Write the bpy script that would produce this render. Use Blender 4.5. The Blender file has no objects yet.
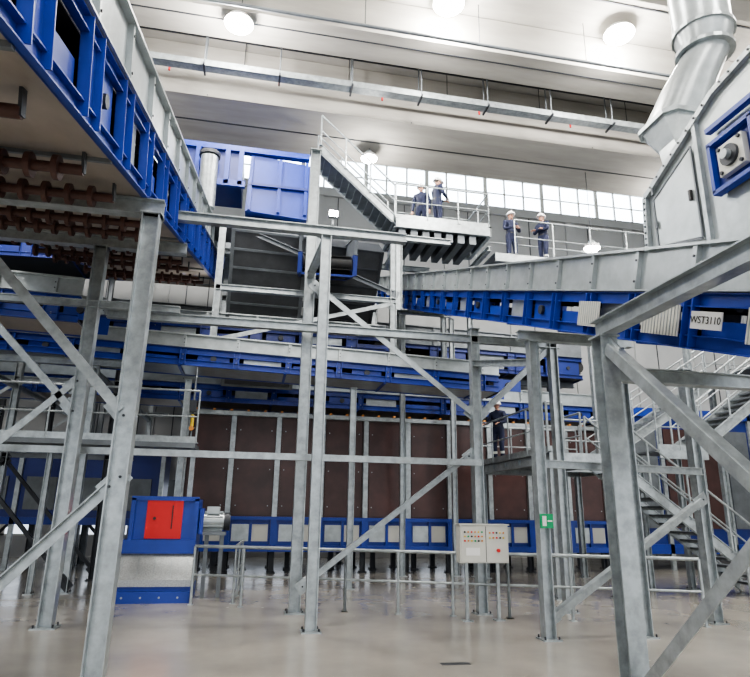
import bpy, math, random, bmesh
from mathutils import Matrix, Vector
random.seed(3)
V=Vector
SC=bpy.context.scene
# ---------------------------------------------------------------- camera
f=606; th=math.radians(11); p=math.radians(15.9); roll=math.radians(0.9)
cam=bpy.data.cameras.new('camera'); co=bpy.data.objects.new('camera',cam); SC.collection.objects.link(co)
co.matrix_world=Matrix.Translation((0,0,1.7))@Matrix.Rotation(-th,4,'Z')@Matrix.Rotation(math.pi/2+p,4,'X')@Matrix.Rotation(roll,4,'Z')
cam.lens=36*f/750; cam.clip_end=200
SC.camera=co
try:
    SC.view_settings.view_transform='AgX'
    SC.view_settings.look='AgX - Medium High Contrast'
except Exception: pass
SC.view_settings.exposure=0.62
# ---------------------------------------------------------------- materials
def mat(name,col,rough=.5,metal=0,noise=.0,scale=3.0,bump=0,col2=None,emit=None,es=1,stretch=None,spec=None):
    m=bpy.data.materials.new(name); m.use_nodes=True; nt=m.node_tree; b=nt.nodes['Principled BSDF']
    b.inputs['Base Color'].default_value=(*col,1); b.inputs['Roughness'].default_value=rough; b.inputs['Metallic'].default_value=metal
    if noise or col2:
        tc=nt.nodes.new('ShaderNodeTexCoord'); mp=nt.nodes.new('ShaderNodeMapping'); n=nt.nodes.new('ShaderNodeTexNoise')
        nt.links.new(tc.outputs['Object'],mp.inputs[0]); nt.links.new(mp.outputs[0],n.inputs['Vector'])
        if stretch: mp.inputs['Scale'].default_value=stretch
        n.inputs['Scale'].default_value=scale; n.inputs['Detail'].default_value=6; n.inputs['Roughness'].default_value=.6
        r=nt.nodes.new('ShaderNodeValToRGB')
        c2=col2 or tuple(c*(1-noise) for c in col)
        r.color_ramp.elements[0].position=.35; r.color_ramp.elements[1].position=.65
        r.color_ramp.elements[0].color=(*c2,1); r.color_ramp.elements[1].color=(*col,1)
        nt.links.new(n.outputs[0],r.inputs[0]); nt.links.new(r.outputs[0],b.inputs['Base Color'])
        if bump:
            bp=nt.nodes.new('ShaderNodeBump'); bp.inputs['Strength'].default_value=bump; bp.inputs['Distance'].default_value=.02
            nt.links.new(n.outputs[0],bp.inputs['Height']); nt.links.new(bp.outputs[0],b.inputs['Normal'])
    if emit:
        b.inputs['Emission Color'].default_value=(*emit,1); b.inputs['Emission Strength'].default_value=es
    return m
GALV=mat('galvanised_steel',(.42,.46,.48),.32,.5,.34,7)
GALV2=mat('galvanised_sheet',(.45,.49,.505),.32,.45,.24,4)
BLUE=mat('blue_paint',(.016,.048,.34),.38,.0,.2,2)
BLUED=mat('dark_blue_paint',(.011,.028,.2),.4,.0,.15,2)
BROWN=mat('brown_panel',(.08,.036,.034),.35,.0,.4,1.5)
TAN=mat('underside_sheet',(.42,.37,.325),.4,.3,.35,1.2,stretch=(1,.25,1))
DARK=mat('dark_steel',(.045,.05,.06),.5,.3,.2,3)
MID=mat('mid_grey_steel',(.18,.2,.22),.5,.4,.25,3)  # plain mid-grey steel for decks, treads, pipes and secondary framing
CHAR=mat('charcoal_sheet',(.085,.09,.10),.45,.4,.25,3)
RUB=mat('black_rubber',(.02,.02,.022),.7)
ROLL=mat('roller_brown',(.085,.038,.032),.5,.1,.3,5)
RED=mat('red_paint',(.6,.015,.015),.4)
WHITE=mat('white_paint',(.75,.75,.75),.4)
CAB=mat('cabinet_grey',(.56,.56,.52),.4)
GREEN=mat('green_sign',(.0,.32,.12),.4)
ORANGE=mat('orange_cap',(.6,.25,.06),.5)
YEL=mat('yellow_paint',(.7,.5,.05),.5)
BLACK=mat('black_plastic',(.015,.015,.015),.4)
CHECK=mat('checker_plate',(.46,.48,.49),.35,.5,.35,40)
CONC=mat('ceiling_concrete',(.40,.385,.355),.85,.0,.3,.9,.3,stretch=(.3,1.5,1.5))
CONCW=mat('wall_concrete',(.40,.41,.415),.85,.0,.12,.6,.05)
NAVY=mat('navy_coverall',(.010,.015,.05),.8,.0,.3,14)
SKIN=mat('skin',(.50,.28,.20),.5)
HAIR=mat('hair',(.03,.02,.015),.6)
HELM=mat('white_helmet',(.92,.92,.92),.3)
BOOT=mat('boot_leather',(.02,.018,.016),.5)
HIVIS=mat('reflective_tape',(.5,.52,.48),.4)
GLASS=mat('daylight_window',(.7,.8,.95),.2,emit=(.78,.89,1.0),es=7)
GLASS2=mat('frosted_window',(.5,.55,.6),.4,emit=(.8,.88,1.0),es=1.2)
LAMP=mat('led_lens',(1,1,1),.3,emit=(1,.96,.88),es=110)
FLOOR=mat('polished_concrete',(.325,.305,.27),.2,.0,.2,.55,.0,col2=(.245,.232,.208))
nt=FLOOR.node_tree; b=nt.nodes['Principled BSDF']
n=nt.nodes.new('ShaderNodeTexNoise'); n.inputs['Scale'].default_value=1.3; n.inputs['Detail'].default_value=4
tc=nt.nodes.new('ShaderNodeTexCoord'); nt.links.new(tc.outputs['Object'],n.inputs['Vector'])
mr=nt.nodes.new('ShaderNodeMapRange'); mr.inputs[3].default_value=.1; mr.inputs[4].default_value=.34
nt.links.new(n.outputs[0],mr.inputs[0]); nt.links.new(mr.outputs[0],b.inputs['Roughness'])
b.inputs['Coat Weight'].default_value=.15; b.inputs['Coat Roughness'].default_value=.12
# ---------------------------------------------------------------- builder
class B:
    def __init__(s): s.v=[];s.f=[];s.m=[];s.sm=[];s.ms=[]
    def mi(s,m):
        if m not in s.ms: s.ms.append(m)
        return s.ms.index(m)
    def add(s,vs,fs,m,smooth=False):
        o=len(s.v); s.v+= [tuple(v) for v in vs]; k=s.mi(m)
        for q in fs: s.f.append([o+i for i in q]); s.m.append(k); s.sm.append(smooth)
    def box(s,a,b,m):
        x0,y0,z0=a;x1,y1,z1=b
        s.add([(x0,y0,z0),(x1,y0,z0),(x1,y1,z0),(x0,y1,z0),(x0,y0,z1),(x1,y0,z1),(x1,y1,z1),(x0,y1,z1)],
          [(0,3,2,1),(4,5,6,7),(0,1,5,4),(1,2,6,5),(2,3,7,6),(3,0,4,7)],m)
    def ob(s,c,X,Y,Z,hx,hy,hz,m):
        c=V(c);X=V(X)*hx;Y=V(Y)*hy;Z=V(Z)*hz
        s.add([c-X-Y-Z,c+X-Y-Z,c+X+Y-Z,c-X+Y-Z,c-X-Y+Z,c+X-Y+Z,c+X+Y+Z,c-X+Y+Z],
          [(0,3,2,1),(4,5,6,7),(0,1,5,4),(1,2,6,5),(2,3,7,6),(3,0,4,7)],m)
    def fr(s,p0,p1,up=(0,0,1)):
        p0=V(p0);p1=V(p1);t=(p1-p0).normalized();u=V(up)
        if abs(t.dot(u))>.99: u=V((0,1,0))
        sd=t.cross(u).normalized();n=sd.cross(t).normalized()
        return p0,p1,t,sd,n
    def bar(s,p0,p1,w,h,m,up=(0,0,1),off=(0,0)):
        p0,p1,t,sd,n=s.fr(p0,p1,up); c=(p0+p1)/2+sd*off[0]+n*off[1]
        s.ob(c,t,sd,n,(p1-p0).length/2,w/2,h/2,m)
    def I(s,p0,p1,w,h,m,up=(0,0,1),k=.014):
        s.bar(p0,p1,w,k,m,up,(0,h/2-k/2)); s.bar(p0,p1,w,k,m,up,(0,-h/2+k/2)); s.bar(p0,p1,k,h-2*k,m,up)
    def L(s,p0,p1,w,m,up=(0,0,1),k=.012):
        s.bar(p0,p1,w,k,m,up,(0,w/2)); s.bar(p0,p1,k,w,m,up,(w/2,0))
    def C(s,p0,p1,w,h,m,side=1,up=(0,0,1),k=.012):
        s.bar(p0,p1,k,h,m,up,(side*(w/2),0)); s.bar(p0,p1,w,k,m,up,(0,h/2-k/2)); s.bar(p0,p1,w,k,m,up,(0,-h/2+k/2))
    def tube(s,p0,p1,r,m,seg=10,r2=None,cap=True):
        p0,p1,t,sd,n=s.fr(p0,p1); r2=r if r2 is None else r2
        vs=[];
        for q,rr in((p0,r),(p1,r2)):
            for i in range(seg):
                a=2*math.pi*i/seg; vs.append(q+sd*math.cos(a)*rr+n*math.sin(a)*rr)
        s.add(vs,[(i,(i+1)%seg,seg+(i+1)%seg,seg+i) for i in range(seg)],m,True)
        if cap:
            s.add(vs[:seg],[tuple(range(seg))[::-1]],m); s.add(vs[seg:],[tuple(range(seg))],m)
    def prism(s,pts,vec,m):
        pts=[V(q) for q in pts]; n=len(pts); vec=V(vec)
        s.add(pts+[q+vec for q in pts],[tuple(range(n)),tuple(range(n,2*n))[::-1]]+[(i,(i+1)%n,n+(i+1)%n,n+i) for i in range(n)],m)
    def loft(s,rings,m,smooth=False):
        n=len(rings[0]); vs=[q for r in rings for q in r]; fs=[]
        for k in range(len(rings)-1):
            for i in range(n): fs.append((k*n+i,k*n+(i+1)%n,(k+1)*n+(i+1)%n,(k+1)*n+i))
        s.add(vs,fs,m,smooth)
        s.add(rings[0],[tuple(range(n))],m); s.add(rings[-1],[tuple(range(n))],m)
    def sphere(s,c,r,m,seg=12,rings=8,sc=(1,1,1),zmin=-1.0,rot=None):
        vs=[];fs=[]
        t0=math.acos(max(-1,zmin)); 
        for k in range(rings+1):
            t=t0*k/rings
            for i in range(seg):
                a=2*math.pi*i/seg; q=V((math.sin(t)*math.cos(a)*sc[0]*r,math.sin(t)*math.sin(a)*sc[1]*r,math.cos(t)*sc[2]*r))
                if rot: q=rot@q
                vs.append(V(c)+q)
        for k in range(rings):
            for i in range(seg): fs.append((k*seg+i,(k+1)*seg+i,(k+1)*seg+(i+1)%seg,k*seg+(i+1)%seg))
        s.add(vs,fs,m,True)
    def done(s,name,recalc=True):
        me=bpy.data.meshes.new(name); me.from_pydata(s.v,[],s.f)
        for m in s.ms: me.materials.append(m)
        me.polygons.foreach_set('material_index',s.m); me.polygons.foreach_set('use_smooth',s.sm)
        if recalc:
            bm=bmesh.new(); bm.from_mesh(me); bmesh.ops.recalc_face_normals(bm,faces=bm.faces); bm.to_mesh(me); bm.free()
        me.update(); o=bpy.data.objects.new(name,me); SC.collection.objects.link(o); return o
def column(b,x,y,z1,s=.2,m=GALV,z0=0.0,web='x',plate=True):
    up=(1,0,0) if web=='x' else (0,1,0)
    b.I((x,y,z0),(x,y,z1),s,s,m,up)
    if plate:
        b.box((x-s*.85,y-s*.85,z0),(x+s*.85,y+s*.85,z0+.02),m)
        for i in(-1,1):
            for j in(-1,1): b.tube((x+i*s*.65,y+j*s*.65,z0),(x+i*s*.65,y+j*s*.65,z0+.06),.014,DARK,6)
    b.box((x-s*.6,y-s*.6,z1-.02),(x+s*.6,y+s*.6,z1),m)
def brace(b,p0,p1,w=.1,m=GALV):
    b.L(p0,p1,w,m)
    for q in(p0,p1): 
        p0_,p1_,t,sd,n=b.fr(p0,p1); b.ob(V(q),t,sd,n,.16,.008,.1,m)
        for e in(-.08,.06): b.tube(V(q)+t*e-sd*.025,V(q)+t*e+sd*.025,.016,DARK,6)
def rail(b,pts,h=1.1,sp=1.3,m=GALV,r=.021,mids=(.55,),kick=True,ends=True,posts=True):
    up=V((0,0,1))
    for a,c in zip(pts[:-1],pts[1:]):
        a=V(a);c=V(c);L=(c-a).length;n=max(1,round(L/sp))
        b.tube(a+up*h,c+up*h,r*1.1,m,8)
        for k in mids: b.tube(a+up*k,c+up*k,r*.8,m,8)
        if kick: b.bar(a+up*.07,c+up*.07,.006,.13,m)
        if posts:
            for i in range(n+1):
                q=a.lerp(c,i/n); b.tube(q,q+up*h,r,m,8)
                b.box((q.x-.05,q.y-.05,q.z),(q.x+.05,q.y+.05,q.z+.012),m)
# ---------------------------------------------------------------- conveyor
def conveyor(name,p0,p1,w,fh=.6,sk=.5,mod=1.0,rollers=False,skm=GALV2,fm=BLUE,under=TAN,post=.16):
    b=B(); p0=V(p0);p1=V(p1);t=(p1-p0).normalized();sd=t.cross(V((0,0,1))).normalized();n=sd.cross(t).normalized();L=(p1-p0).length
    P=lambda l,s_,h:p0+t*l+sd*s_+n*h
    hw=w/2
    for g in(-1,1):
        for h0,hh in((.07,.14),(fh-.07,.14)):
            b.bar(P(0,g*hw,h0),P(L,g*hw,h0),.02,hh,fm,n)
            b.bar(P(0,g*(hw+.03),h0+hh/2-.006),P(L,g*(hw+.03),h0+hh/2-.006),.07,.012,fm,n)
            b.bar(P(0,g*(hw+.03),h0-hh/2+.006),P(L,g*(hw+.03),h0-hh/2+.006),.07,.012,fm,n)
        l=0;k=0
        while l<L-.05:
            c=P(min(l+post/2,L),g*(hw+.012),fh/2)
            b.ob(c,t,sd,n,post/2,.014,fh/2-.03,fm)
            b.ob(P(l+.0,g*(hw+.05),fh/2),t,sd,n,.008,.045,fh/2-.02,fm)
            b.ob(P(l+post,g*(hw+.05),fh/2),t,sd,n,.008,.045,fh/2-.02,fm)
            for hh in(.14,fh-.14): b.tube(P(l+post/2,g*(hw+.0),hh),P(l+post/2,g*(hw+.045),hh),.02,GALV,6)
            if k%3==1: b.ob(P(l+mod*.55,g*(hw-.03),fh*.5),t,sd,n,mod*.36,.006,fh*.34,skm)
            elif k%3==2:
                b.ob(P(l+mod*.55,g*(hw-.02),fh*.36),t,sd,n,mod*.4,.01,fh*.16,fm)
            else:
                b.ob(P(l+mod*.62,g*(hw-.02),fh*.5),t,sd,n,mod*.3,.01,fh*.36,fm)
                b.tube(P(l+mod*.62,g*(hw-.1),fh*.5),P(l+mod*.62,g*(hw+.04),fh*.5),.07,DARK,10)
            b.tube(P(l+mod*.5,-hw+.03,fh*.78) if g==1 else P(l+mod*.5,-hw+.03,fh*.2),P(l+mod*.5,hw-.03,fh*.78) if g==1 else P(l+mod*.5,hw-.03,fh*.2),.055,DARK,8)
            if sk>0:
                b.ob(P(l+post/2,g*(hw+.05),fh+sk*.5),t,sd,n,.03,.035,sk*.48,skm)
                for hh in(.12,sk-.12): b.tube(P(l+post/2,g*(hw+.05),fh+hh),P(l+post/2,g*(hw+.095),fh+hh),.014,DARK,6)
            l+=mod;k+=1
        if sk>0:
            b.ob(P(L/2,g*(hw+.02),fh+sk*.5),t,sd,n,L/2,.006,sk*.5,skm)
            b.bar(P(0,g*(hw+.05),fh+sk),P(L,g*(hw+.05),fh+sk),.12,.03,skm,n)
            b.bar(P(0,g*(hw+.05),fh+.02),P(L,g*(hw+.05),fh+.02),.1,.02,skm,n)
    b.ob(P(L/2,0,fh*.9),t,sd,n,L/2,hw-.06,.008,RUB)
    b.ob(P(L/2,0,fh*.3),t,sd,n,L/2,hw-.06,.008,RUB)
    if under:
        l=0
        while l<L:
            l2=min(l+mod*2,L)
            b.ob(P((l+l2)/2,0,.02),t,sd,n,(l2-l)/2-.012,hw-.02,.008,under)
            b.bar(P(l,-hw,.0),P(l,hw,.0),.06,.05,fm if not rollers else MID,n)
            l=l2
    for l in(.15,L-.15): b.tube(P(l,-hw+.03,fh*.6),P(l,hw-.03,fh*.6),fh*.3,RUB,16)
    if rollers:
        for l in rollers:
            a=P(l,-hw+.12,-.15);c=P(l,hw-.2,-.15)
            b.tube(a,c,.05,ROLL,12)
            k=0
            while k<w-.4:
                q=a+sd*k; b.tube(q,q+sd*.05,.115,ROLL,18); k+=.23
            for q in(a,c): b.ob(q+n*.07,t,sd,n,.04,.012,.1,DARK)
    return b.done(name)
# ================================================================ ROOM
b=B(); b.box((-16,-14,-.2),(30,24,0),FLOOR); b.done('floor')
b=B()
b.box((-16,24,0),(30,24.3,.7),CONCW)
b.box((9,24,.7),(30,24.3,2.6),CONCW)
b.box((-16,24,2.6),(30,24.3,15.4),CONCW)
b.box((-16,24,17.0),(30,24.3,17.3),CONCW)
for x in range(-16,31,3):
    b.box((x-.25,23.9,.0),(x+.25,24.3,15.4),CONCW)
    b.box((x+.9,23.97,2.7),(x+.93,24.0,15.3),DARK)
b.box((-16,23.85,15.0),(30,24.0,15.4),CONCW)
b.done('wall_back')
b=B(); b.box((-16.3,-14,0),(-16,24,14.6),CONCW)
for y in range(-12,24,4): b.box((-16,y,0),(-15.8,y+.5,14.6),CONCW)
b.done('wall_left')
b=B(); b.box((30,-14,0),(30.3,24,14.6),CONCW)
for y in range(-12,24,4): b.box((29.8,y,0),(30,y+.5,14.6),CONCW)
b.done('wall_right')
def window(name,x0,x1,y,z0,z1,n,m=GLASS):
    b=B(); b.box((x0,y+.02,z0),(x1,y+.05,z1),m)
    for i in range(n+1):
        x=x0+(x1-x0)*i/n; w=.09 if i%3==0 else .04
        b.box((x-w,y-.06,z0),(x+w,y+.02,z1),CAB)
    for z in(z0,z1): b.box((x0,y-.06,z-.06),(x1,y+.02,z+.06),CAB)
    b.box((x0,y-.03,(z0+z1)/2-.03),(x1,y+.02,(z0+z1)/2+.03),CAB)
    return b.done(name)
window('window_1',-15.8,29.8,24.1,15.4,17.0,48)
window('window_2',-15.8,9,24.1,.7,2.6,20,GLASS2)
b=B(); b.box((-16,-14,14.6),(30,15.4,14.9),CONC)
for y in(14.9,11.4,8.0,4.0): b.box((-16,y,14.57),(30,y+.04,14.6),DARK)
b.done('ceiling')
b=B(); b.box((-16,17.8,17.0),(30,24.3,17.3),CONC); b.done('roof_slab')
b=B()
b.box((-16,15.4,13.0),(30,17.8,17.2),CONC)
b.box((-16,15.25,13.9),(30,15.4,14.56),CONC)
b.box((-16,16.55,12.985),(30,16.6,13.0),DARK)
for x in range(-14,30,6): b.box((x,15.395,13.02),(x+.03,17.8,13.06),DARK)
b.done('precast_roof_beam')
for y0 in(12.6,9.2,5.0,0.5,-4): 
    b=B(); pts=[(-16,y0,14.56),(-16,y0+.25,13.75),(-16,y0+1.3,13.75),(-16,y0+1.55,14.56)]
    b.prism(pts,(46,0,0),CONC); b.box((-16,y0+.6,13.735),(30,y0+.64,13.75),DARK); b.done('precast_roof_beam')
b=B()
y,z=14.35,13.15
b.C((-14,y,z),(28,y,z),.3,.12,GALV)
b.bar((-14,y-.16,z),(28,y-.16,z),.01,.18,GALV)
for x in range(-14,28,2):
    b.tube((x,y-.15,z),(x,y-.15,14.56),.02,MID); b.tube((x,y+.15,z),(x,y+.15,14.56),.02,MID)
    b.bar((x,y-.25,z-.08),(x,y+.25,z-.08),.05,.05,DARK)
b.done('cable_tray')
b=B()
b.tube((-14,14.9,13.5),(28,14.9,13.5),.06,MID,10)
b.tube((-14,12.2,13.3),(28,12.2,13.3),.045,MID,10)
for x in range(-13,28,3):
    b.tube((x,14.9,13.5),(x,14.9,14.56),.012,DARK,6); b.tube((x,12.2,13.3),(x,12.2,14.56),.012,DARK,6)
    b.tube((x+1,14.9,13.5),(x+1,14.9,13.3),.03,RED,8)
b.done('sprinkler_pipe')
def lamp(x,y,z,zc=14.58,power=900,r=.26,kind='high_bay_lamp'):
    b=B(); b.tube((x,y,z),(x,y,z+.1),r*1.02,WHITE,24,r*.9); b.tube((x,y,z+.1),(x,y,z+.26),r*.55,GALV,16,r*.35)
    b.sphere((x,y,z),r*.97,LAMP,20,6,(1,1,-.4),zmin=0)
    if zc>z+.3: b.tube((x,y,z+.24),(x,y,zc),.012,DARK,6)
    o=b.done(kind)
    l=bpy.data.lights.new('led','POINT'); l.shadow_soft_size=r*.8; l.energy=power; l.color=(1,.96,.9)
    lo=bpy.data.objects.new('led_emitter',l); SC.collection.objects.link(lo); lo.parent=o; lo.location=(x,y,z-r*1.5)
lamp(-1.1,13.0,13.48,13.7,power=600,r=.36)
for x,y in[(9.0,12.1),(4.15,12.1),(15,12.1),(-7,11.8),(-1,7.2),(6.5,7.6),(12,7.4),(-8,7.2),(0,-1.5),(8,-1.5),(-8,-1.5),(4,-7),(16,-1.5)]:
    lamp(x,y,14.31,power=620,r=.4)
lamp(10.5,16.7,10.16,12.98,150,.26); lamp(-1.55,16.7,6.7,9.0,60,.15); lamp(3,16.9,12.6,12.98,200); lamp(14,16.9,12.6,12.98,200); lamp(-6,16.9,12.6,12.98,200)
# ================================================================ CONVEYORS
k=.278; S=math.sqrt(1+k*k)
conveyor('inclined_conveyor',(-3.05,1.0,5.26+k*(1-6.96)),(-3.05,20,5.26+k*(20-6.96)),3.1,.8,.6,1.15,rollers=[(yy-1)*S for yy in(2.7,3.9,5.3,6.4,7.9,8.8,10.4,12,13.1,15.3,16.4)],post=.34)
kr=.365
conveyor('inclined_conveyor',(4.97,2.4,3.04+kr*(2.4-4.4)),(4.97,22,3.04+kr*(22-4.4)),1.5,.56,.48,.95,post=.12,under=GALV2)
conveyor('flat_conveyor',(-9,14.6,5.05),(5.9,14.6,4.6),1.1,.4,.32,1.2,post=.12,under=GALV2)
conveyor('flat_conveyor',(-10,18.6,4.75),(12,18.6,4.55),1.3,.5,.4,1.3,post=.14)
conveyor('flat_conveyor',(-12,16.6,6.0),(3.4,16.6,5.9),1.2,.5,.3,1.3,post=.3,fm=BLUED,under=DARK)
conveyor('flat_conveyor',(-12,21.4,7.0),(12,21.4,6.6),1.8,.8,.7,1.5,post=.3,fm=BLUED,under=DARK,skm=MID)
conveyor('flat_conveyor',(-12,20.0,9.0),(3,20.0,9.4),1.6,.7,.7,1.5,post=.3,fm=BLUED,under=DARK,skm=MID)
conveyor('flat_conveyor',(-7,12.2,5.1),(-3.4,12.2,5.0),1.0,.5,.35,1.0,post=.25)
def enclosed(name,p0,p1,w,h,m,rm,n):
    b=B(); p0=V(p0);p1=V(p1); b.bar(p0,p1,w,h,m)
    p0,p1,t,sd,nn=b.fr(p0,p1)
    for i in range(n+1):
        c=p0.lerp(p1,i/n); b.ob(c,t,sd,nn,.03,w/2+.04,h/2+.04,rm)
    for g in(-1,1):
        for q in(-1,1): b.bar(p0+sd*g*w/2+nn*q*h/2,p1+sd*g*w/2+nn*q*h/2,.09,.09,rm)
    return b.done(name)
enclosed('enclosed_belt_conveyor',(.05,14.9,8.8),(-.05,17.6,5.3),1.9,.8,CHAR,MID,9)
enclosed('enclosed_belt_conveyor',(2.35,15.6,8.9),(2.2,18.4,5.6),1.6,.7,CHAR,DARK,8)
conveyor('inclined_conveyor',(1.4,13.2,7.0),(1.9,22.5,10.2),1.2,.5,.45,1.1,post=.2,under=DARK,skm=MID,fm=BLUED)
# ================================================================ STEEL SUPPORT FRAMES
b=B()
column(b,-1.38,6.96,5.06,.2); column(b,-4.9,6.96,5.06,.2)
b.I((-5.2,6.96,5.14),(-1.25,6.96,5.14),.16,.2,GALV)
column(b,-2.79,10.33,6.0,.2); column(b,-5.4,10.33,6.0,.2)
b.I((-5.7,10.33,6.08),(-1.4,10.33,6.08),.16,.2,GALV)
brace(b,(-3.6,6.96,5.0),(-1.45,6.96,2.7)); brace(b,(-1.42,6.96,1.95),(-3.2,6.96,0.05))
brace(b,(-5.4,10.33,1.0),(-2.9,10.33,3.6)); brace(b,(-5.3,10.33,5.6),(-2.9,10.33,3.2))
b.I((-4.9,10.3,4.95),(-1.4,10.3,4.95),.1,.12,GALV)
b.done('steel_support_frame')
b=B()
column(b,.98,9.61,6.28,.17); column(b,.86,11.3,9.0,.2)
b.I((-1.5,9.61,6.36),(2.4,9.61,6.36),.14,.16,GALV)
b.I((.98,9.61,6.2),(.86,11.3,6.2),.12,.14,GALV)
column(b,4.1,10.9,5.2,.17)
b.I((-2.7,10.9,4.98),(5.9,10.9,4.98),.13,.15,GALV)
b.bar((-6,10.72,2.58),(4.1,10.72,2.58),.1,.11,GALV)
brace(b,(1.0,10.95,5.8),(4.05,10.95,3.5)); brace(b,(4.0,10.95,2.75),(1.0,10.95,.5))
brace(b,(4.2,10.95,3.5),(5.7,10.95,4.9)); 
column(b,4.24,8.67,4.35,.16); column(b,5.75,8.67,4.35,.16); column(b,5.75,10.9,5.2,.16)
b.I((4.0,8.67,4.43),(6,8.67,4.43),.14,.15,GALV)
b.I((4.24,8.67,4.0),(4.1,10.9,4.5),.1,.12,GALV)
column(b,4.2,18.0,7.8,.16,z0=5.7,plate=False); column(b,5.75,18.0,7.8,.16,z0=5.7,plate=False)
b.I((4,18.0,7.87),(6,18.0,7.87),.14,.12,GALV)
for x in(4.2,5.75):
    column(b,x,17.2,7.5,.14,z0=0)
b.done('steel_support_frame')
b=B()
column(b,3.76,5.91,3.62,.2,web='y'); column(b,3.76,1.9,3.62,.2,web='y')
b.I((3.76,6.05,3.72),(3.76,1.5,3.72),.16,.2,GALV)
brace(b,(3.76,5.8,3.45),(3.76,2.0,.15),.12); brace(b,(3.76,5.75,.1),(3.76,2.0,3.3),.12)
b.I((3.76,5.95,3.2),(6.3,5.95,3.2),.14,.16,GALV); column(b,6.2,5.95,3.1,.18)
b.done('steel_support_frame')
b=B()
column(b,7.68,9.6,4.3,.17); b.I((4.3,8.9,2.45),(7.7,9.5,2.45),.1,.12,GALV)
brace(b,(4.35,8.8,.25),(7.6,9.5,1.95)); 
column(b,9.4,11.8,4.6,.17); b.I((7.68,9.6,4.2),(9.4,11.8,4.2),.12,.14,GALV)
b.done('steel_support_frame')
b=B()
for y in(14.2,16.6,19.5,22.0):
    for x in(-11,-8.3,-6.0,-3.6):
        column(b,x,y,4.75 if y<15 else 5.5,.16,GALV if (x+y)%2<1.0 else DARK)
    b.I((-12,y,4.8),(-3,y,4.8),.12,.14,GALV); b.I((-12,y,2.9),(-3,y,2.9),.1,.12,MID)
    brace(b,(-8.3,y,.2),(-6.0,y,2.8),.09,DARK); brace(b,(-3.6,y,.2),(-6,y,2.8),.09,DARK); brace(b,(-8.3,y,2.9),(-6,y,4.7),.08)
for x in(-11,-8.3,-6,-3.6):
    b.I((x,14,4.6),(x,22,4.6),.1,.12,GALV)
for x in(-1.6,2.3): column(b,x,14.5,4.6,.14)
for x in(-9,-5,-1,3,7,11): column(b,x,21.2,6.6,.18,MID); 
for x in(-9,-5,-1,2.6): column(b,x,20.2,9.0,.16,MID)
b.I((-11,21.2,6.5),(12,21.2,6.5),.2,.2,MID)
b.done('steel_support_frame')
b=B()
for x in(-1.15,3.3):
    for y in(14.6,17.2): column(b,x,y,8.9,.16,z0=5.5 if y<15 else 6.8,plate=False)
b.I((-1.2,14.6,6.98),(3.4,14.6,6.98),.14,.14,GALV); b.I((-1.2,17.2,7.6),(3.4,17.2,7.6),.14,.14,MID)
b.I((-2.8,14.9,8.95),(5,14.9,8.95),.14,.16,GALV); b.I((-2.8,17,8.95),(5,17,8.95),.14,.16,GALV)
brace(b,(-1.15,14.6,5.6),(3.3,14.6,6.9)); brace(b,(3.3,14.6,7.2),(-1.15,14.6,8.8),.09,MID)
for x in(-2.7,1.2,3.6,6.2):
    b.I((x,15.0,8.95),(x,17,8.95),.12,.14,GALV)
column(b,3.55,15.0,9.1,.15,z0=6.9,plate=False); column(b,6.25,16.9,9.1,.15)
b.done('steel_support_frame')
b=B()
rail(b,[(-7,13.2,3.0),(-1.2,13.2,3.0)],kick=True)
b.box((-7,13.15,2.9),(-1.2,14.1,3.0),MID)
for x in(-6.9,-4.2,-1.3): column(b,x,14.05,2.9,.1)
b.done('walkway_platform')
b=B()
b.tube((-1.35,13.6,3.0),(-1.35,13.6,4.7),.022,MID,8)
b.box((-1.42,13.5,3.7),(-1.28,13.6,3.95),DARK); b.tube((-1.35,13.53,3.35),(-1.35,13.6,3.35),.05,ORANGE,12); b.tube((-1.35,13.6,3.4),(-1.35,13.6,3.65),.035,YEL,10)
b.done('compressed_air_pipe')
# ================================================================ PLATFORM with workers (upper)
b=B()
zt=9.7
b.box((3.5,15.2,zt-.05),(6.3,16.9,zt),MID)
for y in(15.2,16.9): b.C((3.5,y,zt-.15),(6.3,y,zt-.15),.1,.26,GALV)
for x in(3.5,6.3): b.C((x,15.2,zt-.15),(x,16.9,zt-.15),.1,.26,GALV)
for i in range(12): b.bar((3.6+i*.23,15.2,zt-.1),(3.6+i*.23,16.9,zt-.1),.02,.1,DARK)
rail(b,[(6.3,15.2,zt),(3.5,15.2,zt)],sp=.95); rail(b,[(6.3,15.2,zt),(6.3,16.9,zt)],sp=.9); rail(b,[(3.9,16.9,zt),(6.3,16.9,zt)],sp=.9)
for i in range(7): b.box((3.6+i*.35,15.25,zt-.55),(3.8+i*.35,16.8,zt-.3),MID)
b.done('walkway_platform')
def stair(name,bot,top,w,n,side,m=GALV):
    b=B(); bot=V(bot);top=V(top);sd=V(side).normalized(); up=V((0,0,1))
    for g in(0,1):
        o=sd*(g*w); b.bar(bot+o,top+o,.012,.26,m); b.bar(bot+o+up*.13,top+o+up*.13,.07,.014,m); b.bar(bot+o-up*.13,top+o-up*.13,.07,.014,m)
        rail(b,[bot+o+up*.1,top+o+up*.1],h=1.0,sp=1.1,m=m,kick=False,mids=(.5,),r=.026)
    run=(top-bot); h=V((run.x,run.y,0)).normalized()
    for i in range(n):
        q=bot.lerp(top,(i+.5)/n)+sd*w/2
        b.ob(q,h,sd,up,.13,w/2,.02,MID); b.ob(q-h*.12-up*.02,h,sd,up,.012,w/2,.045,GALV)
    return b.done(name)
stair('steel_staircase',(3.5,15.3,9.7),(1.3,15.3,11.7),1.0,12,(0,1,0))
b=B()
zt=8.85
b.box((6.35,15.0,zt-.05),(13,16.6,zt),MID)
for y in(15.0,16.6): b.C((6.35,y,zt-.15),(13,y,zt-.15),.1,.24,GALV)
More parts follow.
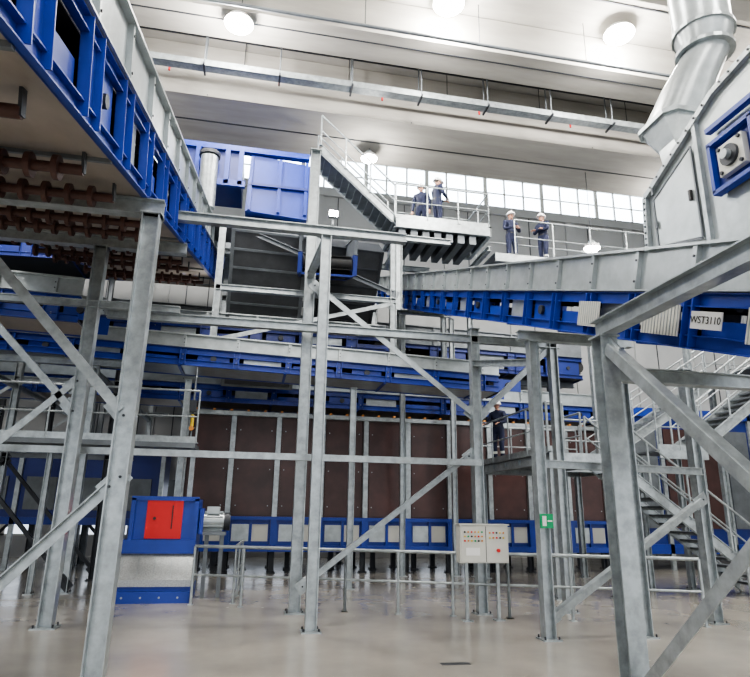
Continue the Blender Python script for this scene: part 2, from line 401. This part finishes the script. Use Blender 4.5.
rail(b,[(7.0,15.0,zt),(13,15.0,zt)],sp=1.2,kick=False); rail(b,[(6.4,16.6,zt),(13,16.6,zt)],sp=1.2)
for x in(9.6,12.8): column(b,x,15.8,zt-.27,.15,z0=3.2 if x<10 else 0,plate=x>10)
b.done('walkway_platform')
# ================================================================ LOWER PLATFORM + stairs
b=B(); zd=3.0
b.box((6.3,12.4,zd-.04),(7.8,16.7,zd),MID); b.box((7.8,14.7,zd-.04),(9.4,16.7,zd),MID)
for q,r_ in(((6.3,12.4),(6.3,16.7)),((6.3,12.4),(7.8,12.4)),((7.8,12.4),(7.8,14.7)),((7.8,14.7),(9.4,14.7)),((6.3,16.7),(9.4,16.7)),((9.4,14.7),(9.4,16.7))):
    b.C((*q,zd-.13),(*r_,zd-.13),.09,.24,GALV)
for y in(13.2,14,14.8,15.6): b.I((6.3,y,zd-.12),(7.8,y,zd-.12),.06,.12,GALV)
for x,y in((6.4,12.5),(7.8,14.6),(6.4,16.6),(9.3,16.6),(9.3,14.8),(7.75,12.5)): column(b,x,y,zd-.24,.14)
rail(b,[(6.32,16.7,zd),(6.32,12.4,zd)],sp=1.0,r=.022); rail(b,[(6.3,12.4,zd),(6.7,12.4,zd)],sp=1,r=.025); rail(b,[(6.3,16.7,zd),(9.4,16.7,zd)],sp=1,r=.025)
rail(b,[(7.8,13.6,zd),(7.8,14.7,zd),(9.3,14.7,zd)],sp=1,r=.025)
b.done('stair_landing')
stair('steel_staircase',(11.6,12.5,0.14),(7.85,12.5,2.9),1.0,15,(0,1,0))
stair('steel_staircase',(9.4,15.5,3.1),(14.0,15.5,5.9),1.0,15,(0,1,0))
stair('steel_staircase',(14.4,13.0,5.9),(10.6,13.0,3.3),1.0,14,(0,1,0))
b=B()
b.box((14,12.9,5.86),(17.5,16.6,5.9),MID)
for y in(12.9,16.6): b.C((14,y,5.77),(17.5,y,5.77),.09,.22,GALV)
rail(b,[(14.4,12.9,5.9),(17.5,12.9,5.9)]); rail(b,[(14.0,16.6,5.9),(17.5,16.6,5.9)])
for x,y in((14.1,14.5),(14.1,16.5),(17.4,14.5),(17.4,16.5),(17.4,13)): column(b,x,y,5.65,.15)
b.box((9.4,12.95,3.16),(10.7,14.05,3.2),MID); b.C((9.4,12.95,3.1),(10.7,12.95,3.1),.09,.2,GALV); rail(b,[(9.4,12.95,3.2),(10.6,12.95,3.2)],sp=.6)
for x in(9.5,10.6): column(b,x,13.9,3.1,.13)
brace(b,(14.1,14.5,.3),(17.4,14.5,5.3))
b.done('walkway_platform')
# ================================================================ floor fence
b=B()
rail(b,[(-.95,12.41,0),(1.75,11.42,0),(4.41,10.42,0),(7.3,9.35,0)],h=1.02,sp=.95,mids=(.52,),kick=False,r=.027)
b.done('safety_railing')
b=B(); rail(b,[(-.2,12.5,0),(-.1,14.6,0)],h=1.02,sp=1,mids=(.52,),r=.024); b.done('safety_railing')
b=B(); rail(b,[(7.9,9.0,0),(11,10.4,0)],h=1.02,sp=1,mids=(.52,),r=.024); b.done('safety_railing')
# ================================================================ BROWN machine
b=B(); X0,X1,Y0,Y1=-1.9,11.0,18.0,20.0
b.box((X0,Y0,1.5),(X1,Y1,4.3),BROWN)
nP=10
for i in range(nP+1):
    x=X0+(X1-X0)*i/nP
    b.box((x-.07,Y0-.12,1.45),(x+.07,Y0,4.4),GALV)
    if i<nP:
        xm=x+(X1-X0)/nP
        b.box((x+.12,Y0-.03,1.55),(xm-.12,Y0-.005,4.25),BROWN)
        for zz in(1.8,2.8,3.9):
            for xx in(x+.2,xm-.2): b.tube((xx,Y0-.045,zz),(xx,Y0-.02,zz),.018,GALV,6)
        b.box((x+.15,Y0-.05,.85),(x+.62,Y0-.03,1.3),GALV2); b.box((x+.7,Y0-.05,.85),(xm-.15,Y0-.03,1.3),CAB)
        b.box((x+.62,Y0-.09,.65),(x+.70,Y0-.02,1.45),BLUE)
    b.box((x-.09,Y0-.12,.6),(x+.09,Y0+.02,1.48),BLUE)
    column(b,x,Y0+.15,.62,.14,DARK); column(b,x,Y1-.15,.62,.14,DARK); column(b,x+.5,Y0+1.2,.62,.14,DARK)
b.bar((X0-.1,Y0-.08,4.36),(X1+.1,Y0-.08,4.36),.16,.12,GALV)
b.bar((X0,Y0-.06,1.46),(X1,Y0-.06,1.46),.14,.1,BLUE); b.bar((X0,Y0-.06,.66),(X1,Y0-.06,.66),.16,.16,BLUE)
b.box((X0,Y0,.6),(X1,Y1,.72),BLUED); b.box((X0,Y0,.72),(X1,Y0+.02,1.5),BLUE)
for i in range(26):
    x=X0+.2+i*.48; b.box((x,Y0-.2,4.42),(x+.07,Y0-.05,4.47),ORANGE)
b.done('screening_drum_enclosure')
b=B()
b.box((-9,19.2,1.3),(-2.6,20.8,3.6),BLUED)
for i in range(6):
    x=-9+i*1.28; b.box((x-.06,19.1,0),(x+.06,19.2,3.7),GALV); b.box((x+.2,19.15,1.6),(x+1.0,19.2,2.5),MID)
b.box((-9,19.1,1.2),(-2.6,19.2,1.4),BLUE); b.box((-9,19.1,3.5),(-2.6,19.2,3.7),BLUE)
b.done('sorting_machine')
b=B()
b.box((12.5,18.8,.6),(21,21,5.2),BLUED)
for i in range(8):
    x=12.5+i*1.21; b.box((x-.07,18.7,0),(x+.07,18.8,5.3),GALV)
    b.box((x+.15,18.75,1.3),(x+1.05,18.8,4.6),BROWN if i%3 else MID)
b.box((12.5,18.7,.5),(21,18.8,.8),BLUE); b.box((12.5,18.7,5.0),(21,18.8,5.3),BLUE)
b.done('sorting_machine')
# ================================================================ red/blue machine
b=B()
x0,x1,y0,y1=-2.4,-1.0,12.75,14.0
b.box((x0,y0,0),(x1,y1,.28),BLUE); b.box((x0-.1,y0-.12,0),(x1+.05,y0,.2),BLUE)
b.prism([(x0,y0-.05,.28),(x0,y0-.05,.4),(x0,y0+.25,.85),(x0,y1,.85),(x0,y1,.28)],(x1-x0,0,0),CHECK)
b.box((x0+.0,y0+.18,.85),(x1,y1,1.1),BLUE)
b.box((x0+.12,y0+.3,1.1),(x1,y1,1.88),BLUE)
b.box((x0+.42,y0+.26,1.12),(x1-.3,y0+.3,1.86),RED)
b.box((x0+.12,y0+.24,1.1),(x0+.2,y0+.3,1.88),BLUE); b.box((x1-.08,y0+.24,1.1),(x1,y0+.3,1.88),BLUE)
b.box((x0+.12,y0+.24,1.84),(x1,y0+.32,1.92),BLUE)
b.tube((x0+.58,y0+.24,1.5),(x0+.58,y0+.27,1.5),.03,BLACK,10)
b.box((x0+.9,y0+.24,1.3),(x0+.92,y0+.262,1.75),BLACK)
for i in range(4): b.tube((x0+.2+i*.33,y0-.13,.1),(x0+.2+i*.33,y0-.11,.1),.02,GALV,6)
for i in range(5):
    b.bar((x0+.1+i*.3,y0-.02,.45),(x0+.1+i*.3,y0+.2,.8),.015,.012,GALV)
b.done('baler_feed_unit')
b=B()
b.tube((-.95,13.4,1.45),(-.5,13.4,1.45),.17,GALV2,18); b.tube((-.5,13.4,1.45),(-.38,13.4,1.45),.18,DARK,18)
for i in range(12):
    a=i*math.pi/6; b.ob((-.72,13.4+.18*math.cos(a),1.45+.18*math.sin(a)),(1,0,0),(0,math.cos(a),math.sin(a)),(0,-math.sin(a),math.cos(a)),.19,.02,.006,GALV2)
b.box((-.85,13.25,1.6),(-.6,13.5,1.74),GALV2); b.box((-.98,13.2,1.2),(-.9,13.6,1.7),BLUE)
b.box((-.9,13.25,1.18),(-.45,13.55,1.25),MID); b.bar((-.82,13.4,0),(-.82,13.4,1.2),.08,.08,MID); b.bar((-.52,13.4,0),(-.52,13.4,1.2),.08,.08,MID)
b.done('electric_motor')
# ================================================================ cabinet, sign
b=B(); cx0,cx1,cy,cz0,cz1=3.45,4.3,10.1,.9,1.5
b.box((cx0,cy,cz0),(cx1,cy+.2,cz1),CAB); b.box((cx0+.02,cy-.015,cz0+.02),(cx1-.02,cy,cz1-.02),CAB)
b.box((cx0+.445,cy-.018,cz0+.02),(cx0+.455,cy,cz1-.02),DARK); b.box((cx0-.02,cy-.03,cz1),(cx1+.02,cy+.2,cz1+.02),CAB)
for i in range(6):
    for j in range(3):
        xx=cx0+.08+i*.06; zz=cz0+.35+j*.07
        b.tube((xx,cy-.03,zz),(xx,cy-.01,zz),.016,[RED,ORANGE,YEL,GREEN,BLACK,ORANGE][(i+j*2)%6],8)
for i in range(5):
    for j in range(2):
        xx=cx0+.52+i*.06; zz=cz0+.4+j*.08; b.tube((xx,cy-.03,zz),(xx,cy-.01,zz),.016,[YEL,ORANGE,RED,BLACK][(i+j)%4],8)
b.box((cx0+.1,cy-.02,cz0+.12),(cx0+.34,cy-.01,cz0+.24),WHITE); b.tube((cx0+.66,cy-.05,cz0+.2),(cx0+.66,cy-.01,cz0+.2),.03,RED,10)
for x in(cx0+.15,cx1-.15): b.bar((x,cy+.15,0),(x,cy+.15,1.0),.05,.05,GALV); b.box((x-.08,cy+.07,0),(x+.08,cy+.23,.015),GALV)
b.done('electrical_control_cabinet')
b=B(); b.box((4.15,8.54,1.5),(4.35,8.56,1.7),GREEN)
b.box((4.18,8.532,1.53),(4.24,8.541,1.67),WHITE); b.bar((4.26,8.536,1.6),(4.33,8.536,1.6),.008,.02,WHITE); b.box((4.2,8.56,1.55),(4.3,8.6,1.6),GALV)
b.done('emergency_exit_sign')
# ================================================================ casing on right conveyor
b=B(); xL,xR=4.18,5.76
zb=lambda y:3.04+kr*(y-4.4)+1.08
prof=[(5.5,zb(5.5)),(5.45,5.15),(4.3,5.68),(3.2,5.85),(2.4,5.6),(2.4,zb(2.4))]
b.prism([(xL,y,z) for y,z in prof],(xR-xL,0,0),GALV2)
for (ya,za),(yb,zb_) in zip(prof[:-1],prof[1:]):
    b.bar((xL-.03,ya,za),(xL-.03,yb,zb_),.06,.05,GALV,(1,0,0))
    for i in range(1,9):
        q=V((xL-.065,ya,za)).lerp(V((xL-.065,yb,zb_)),i/9); b.tube(q,q+V((.02,0,0)),.012,DARK,6)
b.bar((xL-.02,4.6,zb(4.6)),(xL-.02,4.6,5.55),.05,.05,GALV,(1,0,0))
b.prism([(xL-.03,5.3,zb(5.3)+.05),(xL-.03,4.7,zb(4.7)+.1),(xL-.03,4.7,5.28),(xL-.03,5.3,5.02)],(.02,0,0),GALV2)
for (ya,za),(yb,zc) in(((5.32,zb(5.3)+.04),(4.68,zb(4.68)+.08)),((4.68,zb(4.68)+.08),(4.68,5.32)),((4.68,5.32),(5.32,5.05)),((5.32,5.05),(5.32,zb(5.3)+.04))):
    b.bar((xL-.035,ya,za),(xL-.035,yb,zc),.02,.015,MID,(1,0,0))
b.box((xL-.06,4.74,4.75),(xL-.03,4.77,4.86),BLACK)
for zz in(4.7,5.1): b.tube((xL-.05,5.3,zz),(xL-.05,5.3,zz+.08),.015,MID,8)
by,bz=4.12,4.86; hs=.25
b.box((xL-.06,by-hs,bz-hs),(xL-.03,by+hs,bz+hs),BLUED)
for g in(-1,1):
    b.box((xL-.12,by-hs-.02,bz+g*hs-.02),(xL-.03,by+hs+.02,bz+g*hs+.02),BLUE); b.box((xL-.12,by+g*hs-.02,bz-hs),(xL-.03,by+g*hs+.02,bz+hs),BLUE)
b.ob((xL-.09,by,bz),(1,0,0),(0,1,0),(0,0,1),.03,.15,.15,CAB)
b.tube((xL-.15,by,bz),(xL-.05,by,bz),.1,DARK,20); b.tube((xL-.2,by,bz),(xL-.15,by,bz),.045,GALV,14)
for g in(-1,1):
    for h in(-1,1): b.tube((xL-.14,by+g*.12,bz+h*.12),(xL-.1,by+g*.12,bz+h*.12),.018,DARK,8)
b.box((xL-.1,3.3,4.3),(xL-.03,3.78,5.3),BLUE)
b.box((xL-.1,3.3,5.26),(xL-.03,4.4,5.31),BLUE)
b.done('transfer_chute_housing')
def ring(c,rx,ry,n=16,sq=0.0,z=None):
    out=[]
    for i in range(n):
        a=2*math.pi*i/n+math.pi/n; x,y=math.cos(a),math.sin(a)
        k=1/max(abs(x),abs(y)); kk=1+(k-1)*sq
        out.append(V((c[0]+x*rx*kk,c[1]+y*ry*kk,c[2])))
    return out
b=B()
b.loft([ring((4.95,5.55,5.2),.2,.2,16,1),ring((5.0,5.8,6.15),.2,.22,16,1),ring((5.05,5.9,6.5),.33,.33,16,1)],GALV2)
b.loft([ring((5.05,5.9,6.5),.37,.37,16,1),ring((5.05,5.9,6.56),.37,.37,16,1)],GALV)
b.loft([ring((5.05,5.9,6.56),.32,.32,16,1),ring((5.25,5.8,7.1),.30,.30,16,.5),ring((5.48,5.7,7.55),.29,.29,16,0)],GALV2,True)
b.loft([ring((5.48,5.7,7.55),.36,.36,24,0),ring((5.48,5.7,7.6),.36,.36,24,0)],GALV)
b.loft([ring((5.48,5.7,7.6),.30,.30,24,0),ring((5.5,5.7,7.85),.36,.36,24,0)],GALV2,True)
b.loft([ring((5.5,5.7,7.85),.39,.39,24,0),ring((5.5,5.7,7.9),.39,.39,24,0)],GALV)
b.loft([ring((5.5,5.7,7.9),.36,.36,24,0),ring((5.5,5.7,13.7),.36,.36,24,0)],GALV2,True)
for z in(9,10.2,11.4,12.6): b.loft([ring((5.5,5.7,z),.39,.39,24,0),ring((5.5,5.7,z+.05),.39,.39,24,0)],GALV)
b.done('dust_extraction_duct')
b=B()
def onCR(y,h): return V((4.11,y,3.04+kr*(y-4.4)+h))
t=V((0,1,kr)).normalized(); n_=V((0,-kr,1)).normalized()
for yc,l in((5.4,.3),(6.75,.25),(4.1,.2)):
    c=onCR(yc,.29); b.ob(c,t,V((1,0,0)),n_,l,.006,.16,CAB)
    for i in range(int(l*40)): b.ob(c+t*(-l+.02+i*.05),t,V((1,0,0)),n_,.005,.012,.16,GALV)
b.done('mesh_guard')
b=B(); c=onCR(4.72,.31)+V((-.03,0,0)); b.ob(c,t,V((1,0,0)),n_,.2,.008,.085,WHITE)
pl=b.done('identification_plate')
cu=bpy.data.curves.new('plate_text','FONT'); cu.body='WST3110'; cu.size=.098; cu.align_x='CENTER'; cu.align_y='CENTER'; cu.extrude=.001
to=bpy.data.objects.new('plate_text',cu); SC.collection.objects.link(to); cu.materials.append(BLACK)
R=Matrix((-t,n_,V((-1,0,0)))).transposed().to_4x4()
to.parent=pl
to.matrix_world=Matrix.Translation(c+V((-.012,0,0)))@R
# ================================================================ blue upper machinery
b=B()
b.box((-2.6,14.6,9.9),(-.8,16,10.95),BLUED); b.box((-2.7,14.5,10.8),(.95,14.7,10.95),BLUE)
for x in(-2.6,-2.0,-1.25,-.9): b.box((x,14.48,9.8),(x+.12,14.6,10.85),BLUE)
b.box((-2.7,14.48,9.75),(-.7,14.6,9.92),BLUE)
b.prism([(-.65,14.6,9.15),(.95,14.6,9.05),(1.0,14.6,10.65),(-.6,14.6,10.8)],(0,1.6,0),BLUE)
for x in(-.6,.15,.85): b.box((x,14.52,9.15),(x+.08,14.6,10.7),BLUE)
b.box((-.6,14.5,9.85),(.95,14.6,9.92),BLUED)
b.tube((-1.62,14.5,9.06),(-1.62,14.3,10.4),.22,GALV,20); b.tube((-1.62,14.3,10.4),(-1.62,14.3,10.5),.27,DARK,20)
b.box((-2.9,14.8,9.0),(1.2,16.4,9.06),MID)
b.done('overhead_drive_station')
# ================================================================ WORKERS
def skin_mesh(verts,edges,radii,root=0,levels=2):
    me=bpy.data.meshes.new('tmp'); me.from_pydata(verts,edges,[]); o=bpy.data.objects.new('tmp',me); SC.collection.objects.link(o)
    md=o.modifiers.new('s','SKIN'); md.use_smooth_shade=True
    sv=me.skin_vertices[0].data
    for i,r in enumerate(radii):
        sv[i].radius=r if isinstance(r,tuple) else (r,r); sv[i].use_root=(i==root)
    ss=o.modifiers.new('u','SUBSURF'); ss.levels=levels; ss.render_levels=levels
    dg=bpy.context.evaluated_depsgraph_get(); dg.update(); ev=o.evaluated_get(dg); m2=ev.to_mesh()
    vs=[v.co.copy() for v in m2.vertices]; fs=[tuple(q.vertices) for q in m2.polygons]
    ev.to_mesh_clear(); bpy.data.objects.remove(o); return vs,fs
def worker(loc,yaw,arms,headyaw=0,step=.0,lean=0.0,tilt=0.0):
    b=B()
    (le,lw,re,rw)=[V(q) for q in arms]
    vs=[(0,0,.97),(0,0,1.1),(0,.01+lean*.5,1.28),(0,lean,1.42),(0,.005+lean,1.5),(0,.02+lean,1.58),
        (-.19,lean,1.41),tuple(le),tuple(lw),(.19,lean,1.41),tuple(re),tuple(rw),
        (-.1,0,.9),(-.115,.03+step*.5,.5),(-.12,-.01+step,.11),(-.14,.14+step,.05),
        (.1,0,.9),(.115,.03-step*.5,.5),(.12,-.01-step,.11),(.14,.14-step,.05)]
    ed=[(0,1),(1,2),(2,3),(3,4),(4,5),(3,6),(6,7),(7,8),(3,9),(9,10),(10,11),(0,12),(12,13),(13,14),(14,15),(0,16),(16,17),(17,18),(18,19)]
    rd=[(.165,.125),(.15,.115),(.175,.13),(.15,.11),.062,.055,.08,.056,.04,.08,.056,.04,.105,.075,.058,.045,.105,.075,.058,.045]
    sv,sf=skin_mesh(vs,ed,rd)
    for nm,mt in(('s',SKIN),('b',BOOT),('n',NAVY),('t',HIVIS)):
        fs=[]
        for q in sf:
            c=sum((sv[i] for i in q),V())/len(q)
            kk='b' if c.z<.13 else 's' if (c.z>1.485 and abs(c.x)<.1) else 't' if (.30<c.z<.345) else 'n'
            if kk==nm: fs.append(q)
        if fs: b.add(sv,fs,mt,True)
    hr=Matrix.Rotation(headyaw,3,'Z')@Matrix.Rotation(tilt,3,'X'); hc=V((0,.03+lean,1.635))
    H=lambda x,y,z: hc+hr@V((x,y,z))
    b.sphere(hc,1,SKIN,16,12,(.076,.094,.115),rot=hr)
    b.sphere(H(0,.045,-.065),1,SKIN,10,8,(.048,.045,.045),rot=hr)
    b.sphere(H(0,-.02,.012),1,HAIR,14,8,(.08,.088,.1),zmin=-.45,rot=hr)
    b.add([H(-.012,.085,-.028),H(.012,.085,-.028),H(0,.086,.012),H(0,.115,-.024)],[(0,1,3),(1,2,3),(2,0,3),(0,2,1)],SKIN)
    for g in(-1,1):
        b.sphere(H(g*.03,.084,.008),1,WHITE,8,6,(.012,.008,.007),rot=hr); b.sphere(H(g*.03,.091,.008),1,BLACK,6,5,(.005,.004,.005),rot=hr)
        b.ob(H(g*.03,.09,.026),hr@V((1,0,0)),hr@V((0,1,0)),hr@V((0,0,1)),.015,.004,.003,HAIR)
        b.sphere(H(g*.078,-.0,-.005),1,SKIN,8,6,(.01,.018,.03),rot=hr)
    b.ob(H(0,.088,-.055),hr@V((1,0,0)),hr@V((0,1,0)),hr@V((0,0,1)),.02,.005,.004,RED)
    # safety helmet : shell + brim
    b.sphere(H(0,-.005,.025),1,HELM,20,10,(.122,.145,.14),zmin=0.0,rot=hr)
    rim=[H(.132*math.cos(a),-.005+(.2 if math.sin(a)>0 else .155)*math.sin(a),.028-.012*max(0,math.sin(a))) for a in[2*math.pi*i/20 for i in range(20)]]
    b.loft([rim,[q+V((0,0,.014)) for q in rim]],HELM)
    b.bar(H(0,-.1,.135),H(0,.08,.15),.03,.03,HELM)
    b.tube((0,.0+lean,1.475),(0,.01+lean,1.52),.085,NAVY,14,.072)
    b.loft([[V((.165*math.cos(a),.125*math.sin(a),z)) for a in[2*math.pi*i/16 for i in range(16)]] for z in(1.03,1.06)],BLACK)
    for wv,ev,g in((lw,le,-1),(rw,re,1)):
        d=(wv-ev).normalized(); side=d.cross(V((0,0,1)))
        side=V((1,0,0)) if side.length<.1 else side.normalized(); nn=side.cross(d).normalized(); 
        pc=wv+d*.055
        rot=Matrix((d,side,nn)).transposed()
        b.sphere(pc,1,SKIN,10,8,(.055,.042,.018),rot=rot)
        for i,(ln,o) in enumerate(((.07,-.03),(.08,-.01),(.075,.01),(.06,.03))):
            a=pc+d*.04+side*o; m1=a+d*ln*.5-nn*.006; m2=m1+d*ln*.3-nn*.022; m3=m2+d*ln*.12-nn*.02
            b.tube(a,m1,.0095,SKIN,6,.009); b.tube(m1,m2,.009,SKIN,6,.008); b.tube(m2,m3,.008,SKIN,6,.006)
        a=pc-d*.02-side*g*.035; m1=a+d*.03-side*g*.025-nn*.01; b.tube(a,m1,.012,SKIN,6,.010); b.tube(m1,m1+d*.03-nn*.012,.010,SKIN,6,.008)
        b.tube(wv-d*.03,wv+d*.005,.046,NAVY,10,.044)
    o=b.done('worker'); o.location=loc; o.rotation_euler=(0,0,yaw)
    return o
front=((-.27,.06,1.14),(-.10,.28,1.12),(.27,.06,1.14),(.10,.28,1.14))
down=((-.26,.0,1.12),(-.27,.1,.86),(.26,0,1.12),(.27,.1,.86))
railp=((-.3,.08,1.15),(-.26,.33,1.1),(.3,.08,1.15),(.26,.33,1.1))
cross=((-.25,.1,1.16),(.06,.22,1.2),(.25,.1,1.16),(-.06,.24,1.17))
worker((6.7,16.1,3.0),math.radians(125),railp,headyaw=math.radians(40))
worker((4.9,15.75,9.7),math.radians(-75),front,headyaw=math.radians(-10),tilt=-.15)
worker((4.55,16.25,9.7),math.radians(150),down,headyaw=.2)
worker((7.25,15.8,8.85),math.radians(190),front,headyaw=math.radians(-15))
worker((8.25,15.7,8.85),math.radians(115),cross,headyaw=math.radians(10),step=.06)
b=B(); b.box((2.3,7.45,.0),(2.65,7.56,.004),DARK); b.done('floor_drain')
b=B(); b.bar((1.07,9.5,6.44),(1.07,9.5,6.6),.03,.03,GALV); b.box((.99,9.42,6.56),(1.15,9.5,6.68),MID); b.box((1.0,9.41,6.57),(1.14,9.42,6.67),LAMP)
o=b.done('floodlight')
# ================================================================ world
w=bpy.data.worlds.new('world'); SC.world=w; w.use_nodes=True
bg=w.node_tree.nodes['Background']; bg.inputs[0].default_value=(.93,.965,1,1); bg.inputs[1].default_value=1.35
